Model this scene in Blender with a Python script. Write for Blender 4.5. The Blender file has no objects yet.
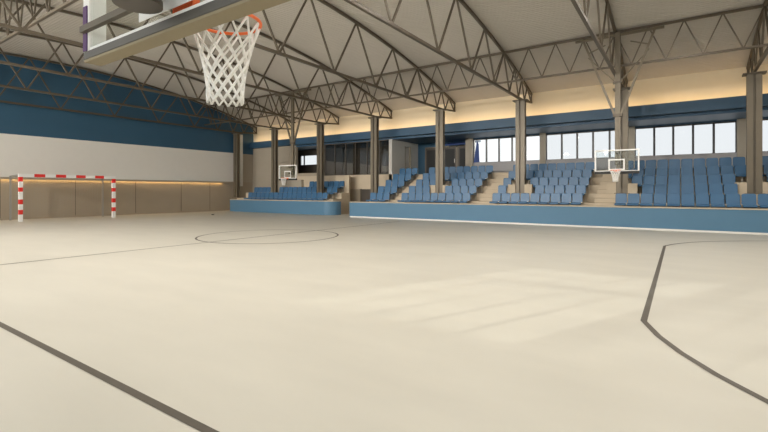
import bpy, bmesh, math, random
from mathutils import Vector, Matrix
random.seed(7)
C = bpy.context.scene.collection
PI = math.pi

# ------------------------------------------------------------------ helpers
class MB:
    """collects shapes in one bmesh, then links them as ONE object"""
    def __init__(s): s.bm = bmesh.new()
    def box(s, x0, x1, y0, y1, z0, z1, mi=0):
        v = [s.bm.verts.new((x, y, z)) for x in (x0, x1) for y in (y0, y1) for z in (z0, z1)]
        for q in ((0,1,3,2),(4,6,7,5),(0,4,5,1),(2,3,7,6),(0,2,6,4),(1,5,7,3)):
            f = s.bm.faces.new([v[i] for i in q]); f.material_index = mi
        return s
    def bar(s, p, q, w, h=None, up=(0,0,1)):
        h = h or w
        p = Vector(p); q = Vector(q); d = (q-p).normalized(); u = Vector(up)
        if abs(d.dot(u)) > .97: u = Vector((1,0,0))
        a = d.cross(u).normalized(); b = a.cross(d).normalized()
        rings = []
        for c in (p, q):
            rings.append([s.bm.verts.new(c + a*i*w/2 + b*j*h/2) for i, j in ((-1,-1),(1,-1),(1,1),(-1,1))])
        for i in range(4):
            s.bm.faces.new((rings[0][i], rings[0][(i+1)%4], rings[1][(i+1)%4], rings[1][i]))
        s.bm.faces.new(rings[0][::-1]); s.bm.faces.new(rings[1])
        return s
    def path(s, pts, r, n=8, closed=False):
        pts = [Vector(p) for p in pts]; m = len(pts); rings = []
        ref = Vector((0,0,1))
        for k in range(m):
            a = pts[(k-1) % m] if (closed or k > 0) else pts[k]
            b = pts[(k+1) % m] if (closed or k < m-1) else pts[k]
            d = (b-a).normalized()
            if abs(d.dot(ref)) > .95: ref = Vector((1,0.1,0))
            u = d.cross(ref).normalized(); w = u.cross(d).normalized()
            rings.append([s.bm.verts.new(pts[k] + (u*math.cos(t)+w*math.sin(t))*r) for t in [2*PI*i/n for i in range(n)]])
        for k in range(m if closed else m-1):
            A = rings[k]; B = rings[(k+1) % m]
            for i in range(n):
                f = s.bm.faces.new((A[i], A[(i+1)%n], B[(i+1)%n], B[i])); f.smooth = True
        if not closed:
            s.bm.faces.new(rings[0][::-1]); s.bm.faces.new(rings[-1])
        return s
    def prism(s, prof, x0, x1, axis='x'):
        """extrude a closed profile (list of 2-tuples) along an axis"""
        def P(a, t): return {'x': (t, a[0], a[1]), 'y': (a[0], t, a[1]), 'z': (a[0], a[1], t)}[axis]
        A = [s.bm.verts.new(P(a, x0)) for a in prof]; B = [s.bm.verts.new(P(a, x1)) for a in prof]
        n = len(prof)
        for i in range(n): s.bm.faces.new((A[i], A[(i+1)%n], B[(i+1)%n], B[i]))
        s.bm.faces.new(A[::-1]); s.bm.faces.new(B)
        return s
    def build(s, name, mats, parent=None, bevel=0, seg=2):
        bmesh.ops.recalc_face_normals(s.bm, faces=s.bm.faces[:])
        me = bpy.data.meshes.new(name); s.bm.to_mesh(me); s.bm.free()
        for m in (mats if isinstance(mats, (list, tuple)) else [mats]): me.materials.append(m)
        o = bpy.data.objects.new(name, me); C.objects.link(o)
        if parent: o.parent = parent
        if bevel:
            b = o.modifiers.new('edge', 'BEVEL'); b.width = bevel; b.segments = seg; b.limit_method = 'ANGLE'
        return o

def tag(o, label, cat, group=None, kind=None):
    o['label'] = label; o['category'] = cat
    if group: o['group'] = group
    if kind: o['kind'] = kind
    return o
def thing(name, label, cat, loc=(0,0,0), group=None):
    o = bpy.data.objects.new(name, None); C.objects.link(o); o.location = loc
    return tag(o, label, cat, group)
def struct(o): o['kind'] = 'structure'; return o
def sgroup(name, loc=(0,0,0)):
    o = bpy.data.objects.new(name, None); C.objects.link(o); o.location = loc
    return struct(o)
def dup(root, loc, label=None):
    r = root.copy(); C.objects.link(r); r.location = loc
    if label: r['label'] = label
    for ch in list(root.children):
        c = ch.copy(); C.objects.link(c); c.parent = r
        for g in ch.children:
            d = g.copy(); C.objects.link(d); d.parent = c
    return r

# ------------------------------------------------------------------ materials
def srgb(r, g, b):
    f = lambda c: (c/255)/12.92 if c/255 <= .04045 else ((c/255+.055)/1.055)**2.4
    return (f(r), f(g), f(b), 1)
def mat(name, col, rough=.6, metal=0, var=.06, scale=3, bump=0, bscale=60, spec=.5, stretch=None):
    m = bpy.data.materials.new(name); m.use_nodes = True; nt = m.node_tree; n = nt.nodes; L = nt.links
    b = n['Principled BSDF']; b.inputs['Roughness'].default_value = rough; b.inputs['Metallic'].default_value = metal
    b.inputs['Specular IOR Level'].default_value = spec
    tc = n.new('ShaderNodeTexCoord'); src = tc.outputs['Object']
    if stretch:
        mp = n.new('ShaderNodeMapping'); mp.inputs['Scale'].default_value = stretch; L.new(src, mp.inputs[0]); src = mp.outputs[0]
    nz = n.new('ShaderNodeTexNoise'); nz.inputs['Scale'].default_value = scale; nz.inputs['Detail'].default_value = 5
    L.new(src, nz.inputs['Vector'])
    mx = n.new('ShaderNodeMix'); mx.data_type = 'RGBA'
    mx.inputs['A'].default_value = tuple(c*(1-var) for c in col[:3])+(1,)
    mx.inputs['B'].default_value = tuple(min(1, c*(1+var)) for c in col[:3])+(1,)
    L.new(nz.outputs['Fac'], mx.inputs['Factor']); L.new(mx.outputs['Result'], b.inputs['Base Color'])
    if bump:
        n2 = n.new('ShaderNodeTexNoise'); n2.inputs['Scale'].default_value = bscale; L.new(src, n2.inputs['Vector'])
        bp = n.new('ShaderNodeBump'); bp.inputs['Strength'].default_value = bump; bp.inputs['Distance'].default_value = .01
        L.new(n2.outputs['Fac'], bp.inputs['Height']); L.new(bp.outputs[0], b.inputs['Normal'])
    return m
def emit(name, col, s):
    m = bpy.data.materials.new(name); m.use_nodes = True; nt = m.node_tree; nt.nodes.clear()
    e = nt.nodes.new('ShaderNodeEmission'); e.inputs[0].default_value = col; e.inputs[1].default_value = s
    o = nt.nodes.new('ShaderNodeOutputMaterial'); nt.links.new(e.outputs[0], o.inputs[0]); return m
def glass(name, tint, gloss=.08, rough=.02):
    m = bpy.data.materials.new(name); m.use_nodes = True; nt = m.node_tree; nt.nodes.clear()
    t = nt.nodes.new('ShaderNodeBsdfTransparent'); t.inputs[0].default_value = tint
    g = nt.nodes.new('ShaderNodeBsdfGlossy'); g.inputs['Roughness'].default_value = rough
    x = nt.nodes.new('ShaderNodeMixShader'); x.inputs[0].default_value = gloss
    o = nt.nodes.new('ShaderNodeOutputMaterial')
    nt.links.new(t.outputs[0], x.inputs[1]); nt.links.new(g.outputs[0], x.inputs[2]); nt.links.new(x.outputs[0], o.inputs[0]); return m

M = {}
M['floor'] = mat('pale_screed', (.61,.58,.505,1), .42, var=.09, scale=.5, bump=.04, bscale=25, spec=.35, stretch=(1,3,1))
M['line'] = mat('dark_line_paint', (.10,.085,.065,1), .55, var=.1, scale=20)
M['ceil'] = mat('ribbed_sheet', (.50,.465,.415,1), .6, var=.04, scale=1)
M['cream'] = mat('cream_paint', (.80,.70,.52,1), .7, var=.02)
M['white'] = mat('white_paint', (.78,.76,.72,1), .65, var=.02)
M['navy'] = mat('blue_wall_paint', (.032,.10,.175,1), .5, var=.06, scale=1)
M['fascia'] = mat('blue_fascia_paint', (.034,.09,.16,1), .5, var=.04)
M['blue'] = mat('stand_blue_paint', (.082,.19,.30,1), .55, var=.05, scale=2)
M['seat'] = mat('blue_seat_plastic', (.040,.132,.262,1), .38, var=.04, scale=4)
M['tan'] = mat('tan_concrete', (.56,.47,.35,1), .75, var=.08, scale=3, bump=.08)
M['panel'] = mat('taupe_panel', (.40,.34,.26,1), .55, var=.06, scale=1.5)
M['panelL'] = mat('light_taupe_panel', (.42,.37,.295,1), .6, var=.04, scale=1.5)
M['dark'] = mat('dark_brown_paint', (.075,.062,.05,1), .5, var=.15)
M['grey'] = mat('grey_wall_paint', (.45,.44,.45,1), .7, var=.04)
M['steel'] = mat('bronze_steel', (.115,.094,.068,1), .45, metal=.25, var=.1, scale=5)
M['column'] = mat('column_steel', (.165,.138,.10,1), .42, metal=.25, var=.06, scale=4)
M['frame'] = mat('dark_window_frame', (.05,.05,.05,1), .4, var=.1)
M['alu'] = mat('grey_aluminium', (.42,.41,.39,1), .4, metal=.6, var=.05)
M['wframe'] = mat('white_enamel', (.86,.85,.83,1), .35, var=.02)
M['red'] = mat('red_enamel', (.72,.025,.02,1), .4, var=.04)
M['orange'] = mat('orange_enamel', (.86,.16,.03,1), .35, var=.04)
M['purple'] = mat('purple_pad', (.06,.003,.10,1), .5, var=.05)
M['pad'] = mat('tan_rubber_pad', (.29,.24,.15,1), .7, var=.06, scale=8)
M['padgrey'] = mat('grey_metal_edge', (.10,.092,.08,1), .45, metal=.2, var=.06, scale=8)
M['black'] = mat('black_rubber', (.03,.03,.03,1), .7)
M['cord'] = mat('white_net_cord', (.93,.92,.89,1), .8, var=.05, scale=40)
M['goalnet'] = mat('grey_goal_cord', (.40,.36,.30,1), .9, var=.05, scale=40)
M['signblue'] = mat('bright_blue_fabric', (.02,.06,.24,1), .6, var=.06)
M['bracket'] = mat('seat_bracket_steel', (.55,.50,.42,1), .4, metal=.3)
M['glass_tint'] = glass('dimming_glass', (.51,.525,.54,1), .003)  # tint invented to dim the bright sky and the sun through these panes
M['glass_clear'] = glass('clear_glass', (.9,.93,.94,1), .06)
M['glass_mid'] = glass('pale_dimming_glass', (.58,.595,.61,1), .003)  # weaker dimming tint, lets more sun through the left bay
M['glass_board'] = glass('board_glass', (.93,.95,.94,1), .012)
M['glass_dark'] = glass('smoked_glass', (.6,.6,.6,1), .14)
M['lens'] = emit('added_lamp_lens', (1,.95,.87,1), 6)  # glow for the added lamps and floods
M['led'] = emit('warm_led', (1,.66,.28,1), 12)
M['led_cove'] = emit('warm_cove_led', (1,.64,.30,1), 9.5)

# ------------------------------------------------------------------ dimensions
XW = -30.75                    # goal end wall
XR = 12.0
YC = 23.0                     # column line
COLX = [2.48-4.7*k for k in range(8)]       # 0 nearest ... 7 by the end wall
Y0 = 10.6                     # roof axis
def roof(y): return 9.17-.010*(y-Y0)**2     # underside of roof = top of top chord

# ------------------------------------------------------------------ floor and its lines
fl = struct(MB().box(XW-.3, XR, -7, 30, -.2, 0).build('floor', M['floor']))
def strip(pts, w, name):
    mb = MB(); pts = [Vector((p[0], p[1], 0)) for p in pts]; A = []; B = []
    for i, p in enumerate(pts):
        a = pts[max(0, i-1)]; b = pts[min(len(pts)-1, i+1)]; d = (b-a).normalized(); n = Vector((-d.y, d.x, 0))
        if 0 < i < len(pts)-1:
            d1 = (p-a).normalized(); d2 = (b-p).normalized(); k = 1/max(.5, math.sqrt((1+d1.dot(d2))/2))
        else: k = 1
        A.append(p+n*w/2*k); B.append(p-n*w/2*k)
    bm = mb.bm; z1 = .003
    va = [bm.verts.new((q.x, q.y, z1)) for q in A]; vb = [bm.verts.new((q.x, q.y, z1)) for q in B]
    for i in range(len(pts)-1): bm.faces.new((va[i], va[i+1], vb[i+1], vb[i]))
    o = mb.build(name, M['line'], fl)
    return o
strip([(-28.5, 1.75), (11, 1.75)], .07, 'sideline')
strip([(-12.18, 1.75), (-12.18, 19.45)], .07, 'halfway_line')
strip([(-12.17+2.43*math.cos(2*PI*i/72), 10.65+2.43*math.sin(2*PI*i/72)) for i in range(73)], .07, 'center_circle')
half = [(-.37,15.09),(-.2,15.64),(.0,16.1),(.26,16.56),(.62,17.05),(1.05,17.49),(1.65,18.0),(2.33,18.46),(3.2,18.9),(4.2,19.2),(5.3,19.35),(7.0,19.4),(11,19.4)]
far = half[::-1]; near = [(x, 2*10.665-y) for x, y in half]
strip(far+near, .07, 'goal_area_line')

# ------------------------------------------------------------------ end wall (goal side)
struct(MB().box(XW-.3, XW+.06, -6, 23.3, 2.36, 4.75).build('wall_left', M['white']))
struct(MB().prism([(-6,4.75),(25.4,4.75)]+[(y, roof(y)+.12) for y in [25.4-31.4*i/40 for i in range(41)]], XW-.3, XW+.05, 'x').build('wall_left_upper', M['navy']))
lw = struct(MB().box(XW-.3, XW-.1, -6, 25.4, 0, 2.36).build('wall_left_lower', M['panel']))
mb = MB()
for y in (1.0, 4.5, 8.0, 11.6, 15.2, 18.5, 20.9): mb.box(XW-.1, XW-.094, y-.012, y+.012, 0, 2.25)
mb.build('panel_joint', M['dark'], lw)
struct(MB().box(XW-.12, XW+.10, -6, 23.3, 2.325, 2.37).box(XW+.07, XW+.10, -6, 23.3, 2.24, 2.325).build('trim_1', M['panel']))
struct(MB().box(XW-.1, XW-.07, -6, 21.2, 0, .1).build('baseboard_left', M['panel']))
o = MB().box(XW-.06, XW-.02, -3.6, 22.0, 2.29, 2.325).build('led_strip', M['led'])
tag(o, 'warm glowing light strip under the grey trim of the goal wall', 'light strip')
# side wall beside the small stand
struct(MB().box(XW-.3, XW+.02, 23.3, 25.4, 2.36, 4.75).build('wall_left_return', M['panelL']))
struct(MB().box(XW+.02, XW+.48, 23.32, 23.6, 2.0, 6.3).build('wall_left_pier', M['white']))

# ------------------------------------------------------------------ ceiling (ribbed sheets, ribs along the hall)
mb = MB(); bm = mb.bm; ys = []
y = -5.0
k = 0
while y < 25.3:
    ys.append((y, 0 if (k//2) % 2 == 0 else .018)); k += 1
    y += .02 if k % 2 == 0 else .05
lo0 = [bm.verts.new((XW-.05, yy, roof(yy)+.015+d)) for yy, d in ys]; lo1 = [bm.verts.new((XR, yy, roof(yy)+.015+d)) for yy, d in ys]
up0 = [bm.verts.new((XW-.05, yy, roof(yy)+.16)) for yy, d in ys]; up1 = [bm.verts.new((XR, yy, roof(yy)+.16)) for yy, d in ys]
for i in range(len(ys)-1):
    bm.faces.new((lo0[i], lo0[i+1], lo1[i+1], lo1[i])); bm.faces.new((up0[i], up1[i], up1[i+1], up0[i+1]))
struct(mb.build('ceiling', M['ceil']))

# ------------------------------------------------------------------ upper cream wall, fascia, soffit
struct(MB().box(XW, XR, 25.05, 25.3, 5.25, 7.4).build('wall_back_upper', M['cream']))
struct(MB().box(XW+.02, XR, 24.62, 25.05, 5.26, 5.70).box(XW+.02, XR, 24.62, 24.65, 5.70, 5.77).build('trim_2', M['fascia']))
struct(MB().box(XW, -11.9, 25.05, 30.0, 5.12, 5.26).box(-11.9, XR, 25.05, 27.75, 5.12, 5.26).build('ceiling_soffit', M['fascia']))
o = MB().box(XW+.4, XR-.2, 24.70, 24.76, 5.702, 5.735).build('led_strip', M['led_cove'])
tag(o, 'warm cove light strip on top of the blue fascia', 'light strip')

# ------------------------------------------------------------------ back wall with windows
HEAD, SILL, YB = 5.06, 3.46, 27.5
struct(MB().box(-11.9, XR, YB, YB+.25, 0, SILL).build('wall_back', M['grey']))
struct(MB().box(-11.9, XR, YB, YB+.25, HEAD, 5.14).build('wall_back_lintel', M['fascia']))
edges = [-11.62, -6.92, -2.22, 2.48, 4.9, 8.6, 11.88]
for i, x in enumerate(edges):
    struct(MB().box(x-.17, x+.17, YB-.12, YB+.25, 2.7, 5.14).build('wall_back_pier', M['panelL']))
for i in range(6):
    a, b = edges[i]+.17, edges[i+1]-.17
    w = sgroup('window_%d' % (i+1), (a, YB+.1, SILL))
    W, Hh = b-a, HEAD-SILL; n = 2 if i == 3 else 5
    sill = .44 if i >= 4 else 0  # unseen right bays: added panel raises the sill to shorten the floor's sun patch
    if sill: MB().box(.05, W-.05, -.05, .05, .05, sill+.05).build('sun_cut_panel', M['grey'], w); MB().box(.05, W-.05, -.05, .05, .83, .87).build('transom', M['frame'], w)
    MB().box(0, W, -.05, .05, 0, .05).box(0, W, -.05, .05, Hh-.07, Hh).box(0, .05, -.05, .05, .05, Hh-.07).box(W-.05, W, -.05, .05, .05, Hh-.07).build('window_frame', M['frame'], w)
    MB().box(-.05, W+.05, -.16, -.05, -.03, .03).build('window_sill', M['grey'], w)
    for j in range(n):
        xa = .05+(W-.1)*j/n; xb = .05+(W-.1)*(j+1)/n
        hw = .05 if i < 4 else .028
        if j: MB().box(xa-hw, xa+hw, -.06, .06, .05, Hh-.07).build('mullion', M['frame'], w)
        MB().box(xa+hw*(j > 0), xb-hw*(j < n-1), -.006, .006, .05+sill, Hh-.07).build('pane', M['glass_clear'] if i == 4 else M['glass_mid'] if i == 0 else M['glass_tint'], w)

# dark glazed doors and blue walls left of the windows
YD = 28.6
struct(MB().box(-16.3, -11.9, YD, YD+.2, 2.7, 5.14).build('wall_back_door_side', M['navy']))
struct(MB().box(-12.0, -11.75, YB, YD, 2.7, 5.14).build('wall_back_reveal', M['panelL']))
struct(MB().box(-30.6, XR, 25.37, 28.9, 2.45, 2.7).build('floor_upper', M['tan']))
for i, x in enumerate((-15.6, -14.15, -13.0)):
    d = sgroup('door_%d' % (i+1), (x, YD-.03, 2.7))
    w = (1.0, .98, .92)[i]
    MB().box(0, w, -.03, .03, 0, 2.05).build('door_leaf', M['dark'], d)
    MB().box(-.06, 0, -.05, .04, 0, 2.12).box(w, w+.06, -.05, .04, 0, 2.12).box(-.06, w+.06, -.05, .04, 2.05, 2.12).build('door_frame', M['column'], d)
    MB().box(.1, w-.1, -.036, -.03, .15, 1.9).build('door_glass', M['black'], d)
    MB().box(w-.12, w-.09, -.08, -.03, .9, 1.2).build('door_handle', M['alu'], d)
s = thing('awning', 'bright blue fabric awning above the dark glass doors beside the windows', 'awning', (-13.7, YD-.02, 4.86))
MB().prism([(0,.2),(-.75,.02),(-.75,-.06),(-.7,-.06),(0,.1)], 0, 1.85, 'x').build('canopy', M['signblue'], s)
MB().bar((.1,-.05,-.1), (.1,-.68,-.02), .03).bar((1.75,-.05,-.1), (1.75,-.68,-.02), .03).build('bracket', M['alu'], s)
b = thing('banner', 'dark blue tapered curtain hanging at the left edge of the leftmost window', 'banner', (-11.22, YB-.1, 3.5))  # blue cloth banner beside the window, hung clear of the walkway
MB().prism([(-.14,0),(.26,0),(.20,1.2),(.08,1.42)], -.02, .02, 'y').build('cloth', M['signblue'], b)
MB().bar((.0,.0,1.42), (.25,.0,1.42), .03).build('rod', M['frame'], b)
# pale wall running away from the hall, with a door
struct(MB().box(-16.55, -16.3, 25.0, 26.7, 2.3, 5.14).box(-16.55, -16.3, 27.5, 28.9, 2.3, 5.14).box(-16.55, -16.3, 26.7, 27.5, 4.8, 5.14).build('wall_partition', M['white']))
d = sgroup('door_4', (-16.42, 26.7, 2.7))
MB().box(-.03, .03, .05, .75, 0, 2.05).build('door_leaf', M['white'], d)
MB().box(-.06, .14, 0, .05, 0, 2.1).box(-.06, .14, .75, .8, 0, 2.1).build('door_frame', M['panel'], d)

# smoked glass gallery over the passage
GY = 25.0
struct(MB().box(-20.9, -16.0, GY, GY+.2, 1.75, 2.75).build('wall_back_parapet', M['tan']))
struct(MB().box(-22.5, -20.9, GY, GY+.2, 0, 2.75).build('wall_back_pier', M['tan']))
g = sgroup('window_9', (-22.45, GY+.08, 2.75))
W, Hh = 6.1, 2.4
MB().box(0, W, -.04, .04, 0, .06).box(0, W, -.04, .04, Hh-.06, Hh).box(0, .08, -.04, .04, 0, Hh).box(W-.08, W, -.04, .04, 0, Hh).build('window_frame', M['dark'], g)
xs = [.08, 1.0, 2.05, 2.95, 4.0, 5.1, W-.08]
for j in range(6):
    if j: MB().box(xs[j]-.035, xs[j]+.035, -.04, .04, .06, Hh-.06).build('mullion', M['dark'], g)
    MB().box(xs[j]+.035, xs[j+1]-.035, -.005, .005, .06, Hh-.06).build('pane', M['glass_dark'], g)
struct(MB().box(-25.3, -16.55, 28.4, 28.6, 2.7, 5.14).build('wall_gallery_back', M['panel']))
struct(MB().box(-22.2, -16.6, 27.3, 27.45, 2.7, 3.7).build('wall_gallery_low', M['panelL']))
# doors under the gallery
struct(MB().box(-20.9, -16.02, 25.3, 25.45, 0, 1.75).build('wall_passage', M['panel']))
for i, x in enumerate((-20.2, -19.1, -18.0)):
    d = sgroup('door_%d' % (i+5), (x, 25.26, 0))
    MB().box(0, 1.0, -.03, .03, 0, 1.72).build('door_leaf', M['dark'] if i else M['panel'], d)
    MB().box(-.05, 0, -.05, .04, 0, 1.75).box(1.0, 1.05, -.05, .04, 0, 1.75).build('door_frame', M['column'], d)

# tan panelled wall behind the small stand, dark recess with a small window
struct(MB().box(XW, -25.5, GY, GY+.25, 0, 5.26).build('wall_back_panelled', M['panelL']))
mb = MB()
for a, b in ((-30.3, -28.2), (-27.2, -25.6)): mb.box(a, b, GY-.1, GY, 3.95, 5.2)
struct(mb.build('trim_3', M['panelL']))
struct(MB().box(-25.5, -22.5, GY, GY+.2, 0, 3.0).build('wall_back_recess_low', M['panel']))
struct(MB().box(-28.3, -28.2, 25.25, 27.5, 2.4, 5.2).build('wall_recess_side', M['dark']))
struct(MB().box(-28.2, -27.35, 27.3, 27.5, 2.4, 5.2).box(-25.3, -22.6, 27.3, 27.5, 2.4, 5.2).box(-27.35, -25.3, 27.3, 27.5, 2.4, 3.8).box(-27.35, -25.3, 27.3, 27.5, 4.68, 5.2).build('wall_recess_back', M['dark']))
w = sgroup('window_7', (-27.35, 27.38, 3.8))
MB().box(0, 2.05, -.05, .05, 0, .05).box(0, 2.05, -.05, .05, .83, .88).box(0, .05, -.05, .05, .05, .83).box(2.0, 2.05, -.05, .05, .05, .83).build('window_frame', M['frame'], w)
MB().box(.42, .5, -.05, .05, .05, .83).build('mullion', M['frame'], w)
MB().box(.05, .42, -.005, .005, .05, .83).build('pane', M['glass_tint'], w)
MB().box(.5, 2.0, -.005, .005, .05, .83).build('pane', M['glass_tint'], w)

# ------------------------------------------------------------------ grandstands
def tier_y(i): return 21.1+.85*(i-1)          # front of tier i (1..5)
def tier_z(i): return .65+.41*(i-1)
TOPW = .95
YF = 21.0
ms = thing('grandstand', 'long stepped tan grandstand with blue front wall beneath the windows', 'grandstand', (0, 0, 0))
MB().box(-16.8, XR-.02, YF, YF+.16, 0, TOPW-.05).build('front_wall', M['blue'], ms)
MB().box(-16.84, XR-.02, YF-.03, YF+.22, TOPW-.05, TOPW).build('coping', M['tan'], ms, .008)
MB().box(-16.8, XR-.02, YF-.025, YF, 0, .07).build('baseboard', M['white'], ms)
MB().box(-16.75, -15.98, YF+.16, 22.2, .3, .5).build('side_deck', M['tan'], ms)
for i in range(1, 6):
    MB().box(-15.98, XR-.02, tier_y(i) if i > 1 else YF+.16, tier_y(i)+.85 if i < 5 else 25.36, 0 if i < 3 else tier_z(i)-.6, tier_z(i)).build('tier', M['tan'], ms)
MB().box(-15.98, XR-.02, 25.3, 25.36, tier_z(5), 2.7).build('top_riser', M['tan'], ms)
AISLES = [(-14.37, -13.57), (-8.95, -8.05), (-3.33, -2.4)]
for a, b in AISLES:
    for i in range(1, 6):
        y = tier_y(i+1)
        MB().box(a+.02, b-.02, y-.4, y, tier_z(i), tier_z(i)+.205).build('aisle_step', M['tan'], ms, .01)
    MB().box(a+.02, b-.02, YF+.16, YF+.42, .65, TOPW-.02).build('aisle_landing', M['tan'], ms)

ls = thing('grandstand', 'short stepped tan grandstand with rounded blue front wall in the hall corner', 'grandstand', (0, 0, 0))
YL, XE, RR, DL = 21.7, -18.85, .8, .42
X0 = -29.4
prof = [(X0, YL)] + [(XE-RR+RR*math.sin(t), YL+RR-RR*math.cos(t)) for t in [PI/2*i/12 for i in range(13)]] + [(XE, 22.65)]
def off(p, d):
    out = []
    for i, q in enumerate(p):
        a = Vector(p[max(0, i-1)]); b = Vector(p[min(len(p)-1, i+1)]); t = (b-a).normalized()
        out.append((q[0]-t.y*d, q[1]+t.x*d))
    return out
MB().prism(prof + off(prof, .16)[::-1], 0, TOPW-.05, 'z').build('front_wall', M['blue'], ls)
MB().prism(off(prof, -.03) + off(prof, .22)[::-1], TOPW-.05, TOPW, 'z').build('coping', M['tan'], ls)
inn = off(prof, .16)
MB().prism(inn + [(inn[-1][0]-.02, 22.64), (-19.4, 22.64), (X0, 22.35)], .55, .65, 'z').build('front_deck', M['tan'], ls)
for i in range(1, 4):
    MB().box(X0, -19.3, DL+(tier_y(i)+.40 if i == 1 else tier_y(i)), DL+tier_y(i)+.85, 0, tier_z(i)).build('tier', M['tan'], ls)
MB().box(-24.4, -19.3, 24.07, 24.2, 0, 2.72).build('rear_wall', M['tan'], ls)
MB().box(-24.7, -23.7, 23.8, 24.07, 1.47, 2.45).build('control_box', M['panelL'], ls)

# ------------------------------------------------------------------ seats
def backrest():
    mb = MB(); bm = mb.bm
    n = 6; w = .222; r = .075; h0, h1 = .38, .84
    def lean(z): return .40+ (z-.38)*.12
    pr = [(-w, h0), (w, h0)] + [(w-r+r*math.cos(t), h1-r+r*math.sin(t)) for t in [PI/2*i/n for i in range(n+1)]] + [(-w+r-r*math.sin(t), h1-r+r*math.cos(t)) for t in [PI/2*i/n for i in range(n+1)]]
    def bow(x): return -.02*(x/w)**2
    A = [bm.verts.new((x, lean(z), z)) for x, z in pr]; B = [bm.verts.new((x, lean(z)+.045, z)) for x, z in pr]
    m = len(pr)
    bm.faces.new(A); bm.faces.new(B[::-1])
    for i in range(m): bm.faces.new((A[i], B[i], B[(i+1) % m], A[(i+1) % m]))
    return mb
def seat_pan():
    mb = MB()
    mb.prism([(-.02,.335),(0,.32),(.40,.36),(.43,.40),(.40,.415),(.30,.395),(.10,.405),(.02,.415),(-.02,.39)], -.215, .215, 'x')
    return mb
proto = None
SEATS = 0
ROW = {1: 'front row', 2: 'second row', 3: 'third row', 4: 'fourth row', 5: 'top row'}
ORD = 'first second third fourth fifth sixth seventh eighth ninth tenth eleventh twelfth thirteenth fourteenth fifteenth sixteenth seventeenth eighteenth'.split()
def place_seat(x, row, label, group):
    global proto, SEATS
    loc = (x, tier_y(row)+.26+(DL if x < -18 else 0), tier_z(row)+.004)
    SEATS += 1
    if proto is None:
        proto = thing('stadium_seat', label, 'seat', loc, group)
        backrest().build('backrest', M['seat'], proto, .012)
        seat_pan().build('seat_pan', M['seat'], proto, .012)
        b = MB().box(-.03, .03, .18, .24, 0, .36).box(-.17, .17, .10, .32, 0, .012).bar((0,.40,.33), (0,.478,.55), .04, .02).build('bracket', M['bracket'], proto)
        MB().box(.22, .262, .05, .37, .40, .43).box(.228, .254, .3, .36, 0, .40).build('side_rail', M['bracket'], proto)
        return
    r = dup(proto, loc, label); r['group'] = group
def blocked(x, row):
    corner = x < -18
    dx = {2: .5 if corner else .64, 3: 0 if corner else .48}.get(row, 0)
    return any(abs(x-cx) < dx for cx in COLX)
P = .4825
# (x of the block's first seat centre, direction, count, description)
def block(x0, d, n, rows, where, group, skip=None):
    for row in rows:
        k = 0
        for i in range(n):
            x = x0+d*P*i
            if blocked(x, row): continue
            if skip and skip(x, row): continue
            place_seat(x, row, 'blue plastic seat, %s, %s %s' % (ROW[row], ORD[k], where), group); k += 1
block(-14.62, -1, 3, range(1, 6), 'leftward from the stair nearest the gallery', 'blue seats of the narrow block beside the gallery')
block(-13.32, 1, 9, range(1, 6), 'rightward from the stair nearest the gallery', 'blue seats of the block by the dark doors')
block(-7.80, 1, 9, range(1, 6), 'rightward from the middle stair', 'blue seats of the block under the windows')
block(-2.15, 1, 13, range(1, 6), 'rightward from the stair behind the nearer far hoop', 'blue seats of the block right of the far hoop')
block(-19.9, -1, 17, (1,), 'leftward from the rounded end of the corner stand', 'blue seats of the corner stand')
block(-19.75, -1, 18, (2,), 'leftward from the rounded end of the corner stand', 'blue seats of the corner stand')
block(-19.85, -1, 7, (3,), 'leftward from the rounded end of the corner stand', 'blue seats of the corner stand')

# ------------------------------------------------------------------ columns
COLNAME = ['rightmost bronze steel column, standing among the seats at the right edge',
           'bronze steel column behind the nearer far basketball hoop',
           'bronze steel column between the middle stair and the nearer far hoop',
           'bronze steel column beside the dark doors left of the middle stair',
           'bronze steel column in front of the smoked glass gallery',
           'bronze steel column at the rounded end of the corner stand',
           'bronze steel column beside the farther, smaller basketball hoop',
           'bronze steel column in the corner against the goal wall']
cp = None
for k, x in enumerate(COLX):
    if cp is None:
        cp = thing('steel_column', COLNAME[k], 'column', (x, YC, 1.474), 'bronze steel columns along the stand')
        for s in (-1, 1):
            # each half is a rolled section: two flanges and a web
            MB().box(s*.14-.1, s*.14+.1, -.13, -.10, 0, 4.83).box(s*.14-.1, s*.14+.1, .10, .13, 0, 4.83).box(s*.14-.025, s*.14+.025, -.10, .10, 0, 4.83).build('shaft', M['column'], cp)
        mb = MB()
        mb.box(-.05, .05, -.07, .07, 0, 4.83)
        mb.build('lacing', M['steel'], cp)
        MB().box(-.37, .37, -.22, .22, 4.83, 4.89).build('cap_plate', M['steel'], cp)
        MB().box(-.32, .32, -.185, .185, 0, .03).build('base_plate', M['steel'], cp)
        for s in (-1, 1): MB().box(s*.43-.19, s*.43+.19, -.175, .0, .002, .47).build('plinth', M['tan'], cp)
    else:
        r = dup(cp, (max(x, -30.3), YC, 1.474 if k < 5 else 1.064), COLNAME[k])
        if k >= 5: r.scale.z = (6.364-1.064)/(6.364-1.474)
        if k == 4: r.location.z = .002; r.scale.z = 6.362/(6.364-1.474)
        if k >= 4:
            for c in [c for c in r.children if c.name.startswith('plinth')]: bpy.data.objects.remove(c)

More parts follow.
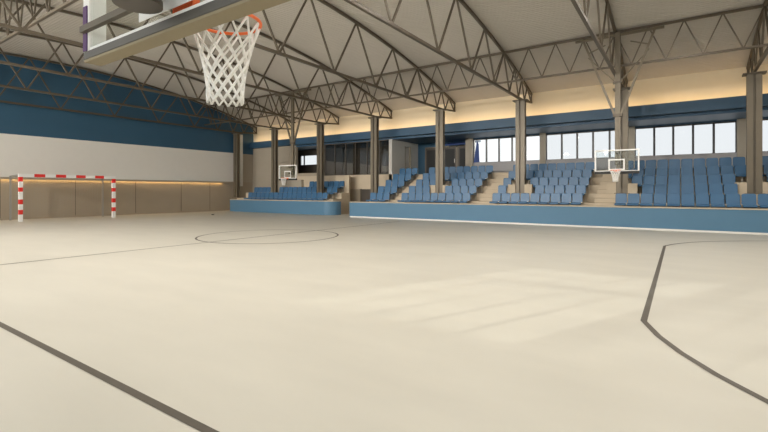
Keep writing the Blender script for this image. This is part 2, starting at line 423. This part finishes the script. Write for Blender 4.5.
# ------------------------------------------------------------------ main roof trusses (across the hall)
ZB = 6.42
TOPN = [0.0, 1.55, 4.45, 7.3, 9.75, 11.45, 12.75, 13.75]
def zt(d): return roof(Y0+d)-.07
ORDW = ['nearest, at the right edge', 'second nearest, above the nearer far hoop', 'third nearest, above the middle stair bay',
        'fourth nearest, ending above the dark doors', 'fifth nearest, ending above the gallery', 'sixth nearest, ending above the corner stand',
        'seventh nearest, second from the goal wall', 'farthest, close against the blue goal wall']
def main_truss():
    t = thing('roof_truss', '', 'roof truss', (0, Y0, 0), 'bronze bowstring trusses across the hall')
    n = 28; E = 14.4
    mb = MB()
    pts = [(0, -E+2*E*i/n) for i in range(n+1)]
    for i in range(n):
        a, b = -E+2*E*i/n, -E+2*E*(i+1)/n
        mb.bar((0, a, zt(a)), (0, b, zt(b)), .105)
    mb.build('top_chord', M['steel'], t)
    mb = MB().bar((0, -12.6, ZB), (0, 12.6, ZB), .10)
    for s in (-1, 1): mb.bar((0, s*12.6, ZB), (0, s*E, ZB+.16), .10)
    mb.build('bottom_chord', M['steel'], t)
    def web(a, b, w=.07): MB().bar(a, b, w).build('web_member', M['steel'], t)
    tops = [1.5, 4.4, 7.3, 9.72, 11.35, 12.55, 13.55]
    bots = [0, 2.95, 5.85, 8.55, 10.55, 12.0, 13.05, 14.3]
    for s in (-1, 1):
        for i, d in enumerate(tops):
            for e in (bots[i], bots[i+1]):
                ze = ZB if e <= 12.6 else ZB+.16*(e-12.6)/1.8
                web((0, s*d, zt(d)), (0, s*e, ze), .062 if i < 4 else .056)
        web((0, s*14.35, zt(14.35)), (0, s*14.35, ZB+.16))
    return t
mt = None
for k, x in enumerate([c for c in COLX] + [7.18]):
    x = max(x, -30.2)
    lab = 'arched bronze steel roof truss, ' + ORDW[k] if k < 8 else 'arched bronze steel roof truss beyond the right edge of the seats'
    if k == 8: break
    if mt is None: mt = main_truss(); mt.location = (x, Y0, 0); mt['label'] = lab
    else: dup(mt, (x, Y0, 0), lab)

# longitudinal trusses (along the hall)
def long_truss(y, zb, zt_, lab, w=.08):
    t = thing('roof_truss', lab, 'roof truss', (0, y, 0), 'bronze lattice trusses along the hall')
    MB().bar((XW+.1, 0, zb), (XR, 0, zb), w).build('bottom_chord', M['steel'], t)
    MB().bar((XW+.1, 0, zt_), (XR, 0, zt_), w*1.2).build('top_chord', M['steel'], t)
    p = 4.7/4; x = 2.48+4.7
    while x-p > XW:
        MB().bar((x, 0, zt_), (x-p/2, 0, zb), .045).build('web_member', M['steel'], t)
        MB().bar((x-p/2, 0, zb), (x-p, 0, zt_), .045).build('web_member', M['steel'], t)
        x -= p
    return t
long_truss(20.3, 6.74, roof(20.3)-.08, 'long bronze lattice truss running above the stand side, tied between the arches')
long_truss(5.2, 6.9, roof(5.2)-.10, 'bronze lattice truss along the hall in the upper left corner', .085)

# ------------------------------------------------------------------ basketball hoops
def net(mb, r0, r1, z0, z1, n, rows, th, sides=6):
    prof = []
    for j in range(rows+1):
        u = j/rows
        v = u**.75
        prof.append((r1+(r0-r1)*max(0, 1-v*1.12)**1.6, z0+(z1-z0)*v))
    for i in range(n):
        for s in (-1, 1):
            pts = []
            for j in range(rows+1):
                a = 2*PI*(i+s*j*.5)/n; r, z = prof[j]
                pts.append((r*math.cos(a), r*math.sin(a), z))
            mb.path(pts, th, sides)
    return mb
def hoop(label, rig, detail):
    """origin under the pole's axis on the floor; board faces +y (dir=+1)"""
    t = thing('basketball_hoop', label, 'basketball hoop', (0,0,0), 'basketball hoops hung from the roof')
    W, ZL, ZT = .95, 2.40, 3.42; D0, D1 = .15, .245
    T = .08
    if not rig: W, ZL, ZT, T = .79, 2.335, 3.25, .05
    # outer frame: white side and top rails, padded bottom
    mb = MB()
    for s in (-1, 1): mb.box(s*W-(T if s > 0 else 0), s*W+(0 if s > 0 else T), D0, D1, ZL+.056, ZT)
    mb.box(-W+T, W-T, D0, D1, ZT-T, ZT)
    mb.build('frame', M['wframe'], t)
    MB().box(-W, W, D0, D1, ZL+(.008 if detail else -.03), ZL+.056).build('bottom_rail', M['padgrey'] if detail else M['black'], t, .004)
    MB().box(-W, W, D0+.004, D1+.004, ZL-(.006 if detail else .05), ZL+(.008 if detail else -.03)).build('bottom_pad', M['pad'] if detail else M['black'], t)
    MB().box(-W+T, W-T, (D0+.01 if detail else D1-.045), (D0+.02 if detail else D1-.03), ZL+.056, ZT-T).build('glass_board', M['glass_board'], t)
    mb = MB()                                      # painted lines on the glass
    f = D0+.004 if detail else D1-.028
    mb.box(-W+T, W-T, f, f+.003, ZL+.056, ZL+(.072 if detail else .085))
    mb.build('border_line', M['wframe'], t)
    mb = MB(); b = ZL+.10
    q = .10 if detail else .05
    mb.box(-.29, .29, f, f+.004, b, b+q).box(-.29, -.24, f, f+.004, b+q, b+.39).box(.24, .29, f, f+.004, b+q, b+.39).box(-.29, .29, f, f+.004, b+.39, b+.44)
    mb.build('target_square', M['wframe'], t)
    if detail:
        MB().box(-W+.008, -W+.058, D0-.006, D0, ZL+.056, ZL+.33).box(W-.058, W-.008, D0-.006, D0, ZL+.056, ZL+.33).build('side_strip', M['purple'], t)
        MB().box(-.24, .24, D1-.10, D1-.05, b+.09, b+.16).build('mount_plate', M['red'], t, .005)
        # rear bracing and mast
        MB().bar((-W+.03, D0-.018, ZL+.18), (-.03, D0-.018, ZL+.18), .03, .036).bar((W-.03, D0-.018, ZL+.18), (.03, D0-.018, ZL+.18), .03, .045).build('brace', M['steel'], t)
    zr = 2.545 if detail else 2.42
    rr = .19; yc = D1+(.045 if detail else .12)+rr
    rim = MB().path([(rr*math.cos(a), yc+rr*math.sin(a), zr) for a in [2*PI*i/40 for i in range(40)]], .0095, 8, True)
    rim.box(-.09, .09, D1-.02, D1+.02, zr-.07, zr+.02)
    rim.bar((-.05, D1, zr-.005), (-.09, yc-rr*.86, zr), .018).bar((.05, D1, zr-.005), (.09, yc-rr*.86, zr), .018)
    rim.box(-.06, .06, D1, yc-rr+.01, zr-.012, zr-.002)
    rim.build('rim', M['orange'], t)
    nm = net(MB(), rr-.003, rr*.50, zr-.012, zr-.455, 12, 9 if detail else 5, .0062 if detail else .008, 6 if detail else 4)
    no = nm.build('net', M['cord'], t); 
    for v in no.data.vertices: v.co.y += yc
    # mast up to the roof
    mb = MB()
    if detail:
        mb.path([(0, .005, 2.485), (0, .005, 9.0 if rig else 7.9)], .095, 24)
        mb.path([(0, .005, 2.47), (0, .005, 2.50)], .105, 24)
        m_ = mb.build('mast', M['dark'], t)
    else:
        mb.box(-.10, .10, -.28, -.16, 2.65, 8.05); mb.box(-.04, .04, -.17, .13, 2.7, 2.78); mb.box(-.04, .04, -.17, .13, 3.1, 3.18)
        mb.build('mast', M['column'], t)
    return t
h1 = hoop('basketball hoop with large hanging white net, close overhead in the upper left', True, True)
h1.location = (-2.1, 1.04, 0)
def rig(t):
    """hanging frame: V braces from the roof to the mast (local origin)"""
    y = -.22
    for s in (-1, 1):
        MB().bar((s*1.28, y, 7.92), (s*.12, y, 4.72), .085).build('v_brace', M['column'], t)
        MB().bar((s*1.05, y, 7.4), (s*.45, y-.0, 7.62), .045).build('tie_bar', M['column'], t)
        MB().bar((s*1.1, y, 7.2), (0, y, 5.95), .04).build('tie_bar', M['column'], t)
    MB().bar((-1.6, y, 7.95), (1.6, y, 7.95), .09).build('hanger_beam', M['column'], t)
    MB().box(-.17, .17, y-.09, y+.09, 5.98, 6.06).box(-.17, .17, y-.09, y+.09, 4.62, 4.74).build('collar', M['steel'], t)
h2 = hoop('white framed glass basketball hoop in front of the seats, nearer of the two far hoops', False, False)
rig(h2)
h2.location = (-2.1, 19.85, 0); h2.rotation_euler = (0, 0, PI)
h3 = dup(h2, (-20.75, 19.85, 0), 'small pale basketball hoop hanging before the corner stand, farther of the two far hoops')

# ------------------------------------------------------------------ goal
g = thing('handball_goal', 'red and white banded handball goal standing before the left wall', 'goal', (0,0,0))
GX, G0, G1, GH, GW = -28.45, 8.20, 12.72, 2.50, .16
zs = [0, .376, .617, .907, 1.158, 1.563, 1.785, 2.09, 2.335, GH]
for y in (G0, G1):
    mb = MB()
    for i in range(9): mb.box(GX-GW/2, GX+GW/2, y-GW/2, y+GW/2, zs[i], zs[i+1], i % 2)
    mb.build('post', [M['wframe'], M['red']], g)
mb = MB(); n = 9; L = G1-G0-GW
for i in range(n): mb.box(GX-GW/2, GX+GW/2, G0+GW/2+L*i/n, G0+GW/2+L*(i+1)/n, GH-GW, GH, i % 2)
mb.build('crossbar', [M['wframe'], M['red']], g)
BX = -30.15
for y in (G0+.05, G1+.12):
    MB().bar((BX, y, 0), (BX, y, 2.42), .08).build('rear_post', M['alu'], g)
    MB().bar((BX, y, 2.40), (GX, G0 if y < 10 else G1, GH-.05), .06).build('top_bar', M['alu'], g)
MB().bar((BX, G0+.05, 2.40), (BX, G1+.12, 2.40), .05).build('rear_bar', M['alu'], g)
mb = MB()
z = .06
while z < 2.4:
    mb.bar((BX+.05, G0+.1, z), (BX+.05, G1+.1, z), .007); z += .14
y = G0+.12
while y < G1+.1:
    mb.bar((BX+.05, y, .03), (BX+.05, y, 2.38), .007)
    mb.bar((BX+.05, y, 2.38), (GX, y-.03, GH-.09), .007); y += .14
for i in range(1, 11):
    u = i/11; mb.bar((BX+.05+(GX-BX)*u, G0+.1, 2.38+.02*u), (BX+.05+(GX-BX)*u, G1+.05, 2.38+.02*u), .007)
mb.build('goal_net', M['goalnet'], g)

# small dark floor cap near the corner stand
o = MB().path([(0,0,0), (0,0,.05)], .09, 16).build('floor_cap', M['black'])
o.location = (-25.8, 17.7, 0); tag(o, 'small black cap lying on the floor before the corner stand', 'floor cap')

# ------------------------------------------------------------------ near side wall with its window band, right end wall
struct(MB().box(XW, XR, -4.6, -4.3, 0, 2.6).box(XW, XR, -4.6, -4.3, 5.4, 7.2).build('wall_front', M['white']))
w = sgroup('window_8', (XW, -4.45, 2.6))
MB().box(0, XR-XW, -.005, .005, .05, 2.75).build('pane', M['glass_clear'], w)
mb = MB().box(0, XR-XW, -.05, .05, 0, .05).box(0, XR-XW, -.05, .05, 2.75, 2.8)
for k in range(30): mb.box(1.4*k, 1.4*k+.06, -.05, -.006, .05, 2.75)
mb.build('window_frame', M['frame'], w)
struct(MB().box(XR, XR+.3, -4.6, 25.3, 0, 9.4).build('wall_right', M['white']))
lp = None  # added lamps under the roof, out of view, to light floor and stands
LX = [4.83, .13, -4.57, -9.27, -13.97, -18.67]
for x, y in [(x, 2.6) for x in LX] + [(x, 7.6) for x in LX[:4]] + [(x, 12.4) for x in LX[:3]] + [(x, 16.6) for x in LX[:2]]:
    if lp is None:
        lp = thing('added_bay_lamp', 'added unseen round lamp hanging from the roof between two trusses', 'lamp', (x, y, roof(y)-1.02), 'added high bay lamps')
        MB().prism([(.3*math.cos(2*PI*i/24), .3*math.sin(2*PI*i/24)) for i in range(24)], .03, .16, 'z').build('housing', M['alu'], lp)
        MB().path([(0,0,.16), (0,0,1.0)], .02).build('rod', M['steel'], lp)
        MB().prism([(.28*math.cos(2*PI*i/24), .28*math.sin(2*PI*i/24)) for i in range(24)], .02, .03, 'z').build('lens', M['lens'], lp)
        ld = bpy.data.lights.new('added_bay_light', 'AREA'); ld.shape = 'DISK'; ld.size = .56; ld.energy = 190; ld.color = (1, .95, .87)
        lo = bpy.data.objects.new('added_bay_light', ld); C.objects.link(lo); lo.parent = lp; lo.location = (0,0,.0)
    else: r = dup(lp, (x, y, roof(y)-1.02))
    lt = [c for c in (lp if (x, y) == (4.83, 2.6) else r).children if c.type == 'LIGHT'][0]
    lt.data = lt.data.copy(); lt.data.energy = {4.83: 78, .13: 84, -4.57: 78, -9.27: 72, -13.97: 90, -18.67: 150}[x]
# added floodlights out of view, put in to brighten the far side
fp = None
for x in (-7.4, -12.1, -16.8, -21.5, -26.2):
    if fp is None:
        fp = thing('floodlight', 'added unseen grey flood lamp on the near wall above the window band', 'floodlight', (x, -4.0, 6.3), 'added floodlights')
        MB().box(-.34, .34, -.14, .0, -.26, .26).build('housing', M['alu'], fp)
        MB().bar((-.37, -.3, 0), (-.37, -.05, 0), .03).bar((.37, -.3, 0), (.37, -.05, 0), .03).bar((-.37, -.07, 0), (-.34, -.07, 0), .03).bar((.37, -.07, 0), (.34, -.07, 0), .03).box(-.39, .39, -.3, -.27, -.04, .04).build('mounting_yoke', M['steel'], fp)
        MB().box(-.31, .31, 0, .01, -.23, .23).build('lens', M['lens'], fp)
        ld = bpy.data.lights.new('added_flood_beam', 'AREA'); ld.shape = 'RECTANGLE'; ld.size = .6; ld.size_y = .44; ld.energy = 300; ld.color = (1, .95, .88); ld.spread = math.radians(95)
        lo = bpy.data.objects.new('added_flood_beam', ld); C.objects.link(lo); lo.parent = fp; lo.location = (0, .03, 0); lo.rotation_euler = (math.radians(90-9), 0, 0)
    else: dup(fp, (x, -4.0, 6.3))
# ------------------------------------------------------------------ light
wd = bpy.data.worlds.new('sky'); bpy.context.scene.world = wd; wd.use_nodes = True
nt = wd.node_tree; bg = nt.nodes['Background']
tc = nt.nodes.new('ShaderNodeTexCoord'); sp = nt.nodes.new('ShaderNodeSeparateXYZ'); cr = nt.nodes.new('ShaderNodeValToRGB')
nt.links.new(tc.outputs['Generated'], sp.inputs[0]); nt.links.new(sp.outputs['Z'], cr.inputs[0]); nt.links.new(cr.outputs[0], bg.inputs[0])
cr.color_ramp.elements[0].position = .0; cr.color_ramp.elements[0].color = (1, .975, .93, 1)
cr.color_ramp.elements[1].position = .8; cr.color_ramp.elements[1].color = (.80, .90, 1, 1)
bg.inputs[1].default_value = 2.7
sd = bpy.data.lights.new('sun', 'SUN'); sd.energy = 2.4; sd.angle = math.radians(.14); sd.color = (1, .93, .80)
so = bpy.data.objects.new('sun', sd); C.objects.link(so)
az, el = math.radians(23), math.radians(11.25)
dirv = Vector((-math.sin(az)*math.cos(el), -math.cos(az)*math.cos(el), -math.sin(el)))
so.rotation_euler = dirv.to_track_quat('-Z', 'Y').to_euler()

# ------------------------------------------------------------------ camera
cd = bpy.data.cameras.new('camera'); cam = bpy.data.objects.new('camera', cd); C.objects.link(cam)
cam.location = (0, 0, 1.6); cam.rotation_euler = (PI/2, 0, math.radians(34.14))
cd.sensor_width = 36; cd.lens = 436.6*36/768; cd.shift_y = -25/768; cd.clip_end = 300; cd.clip_start = .05
sc = bpy.context.scene; sc.camera = cam
sc.view_settings.view_transform = 'Standard'; sc.view_settings.look = 'None'; sc.view_settings.gamma = 1
sc.view_settings.exposure = .30
sc.cycles.max_bounces = 8; sc.cycles.transparent_max_bounces = 24; sc.cycles.diffuse_bounces = 6
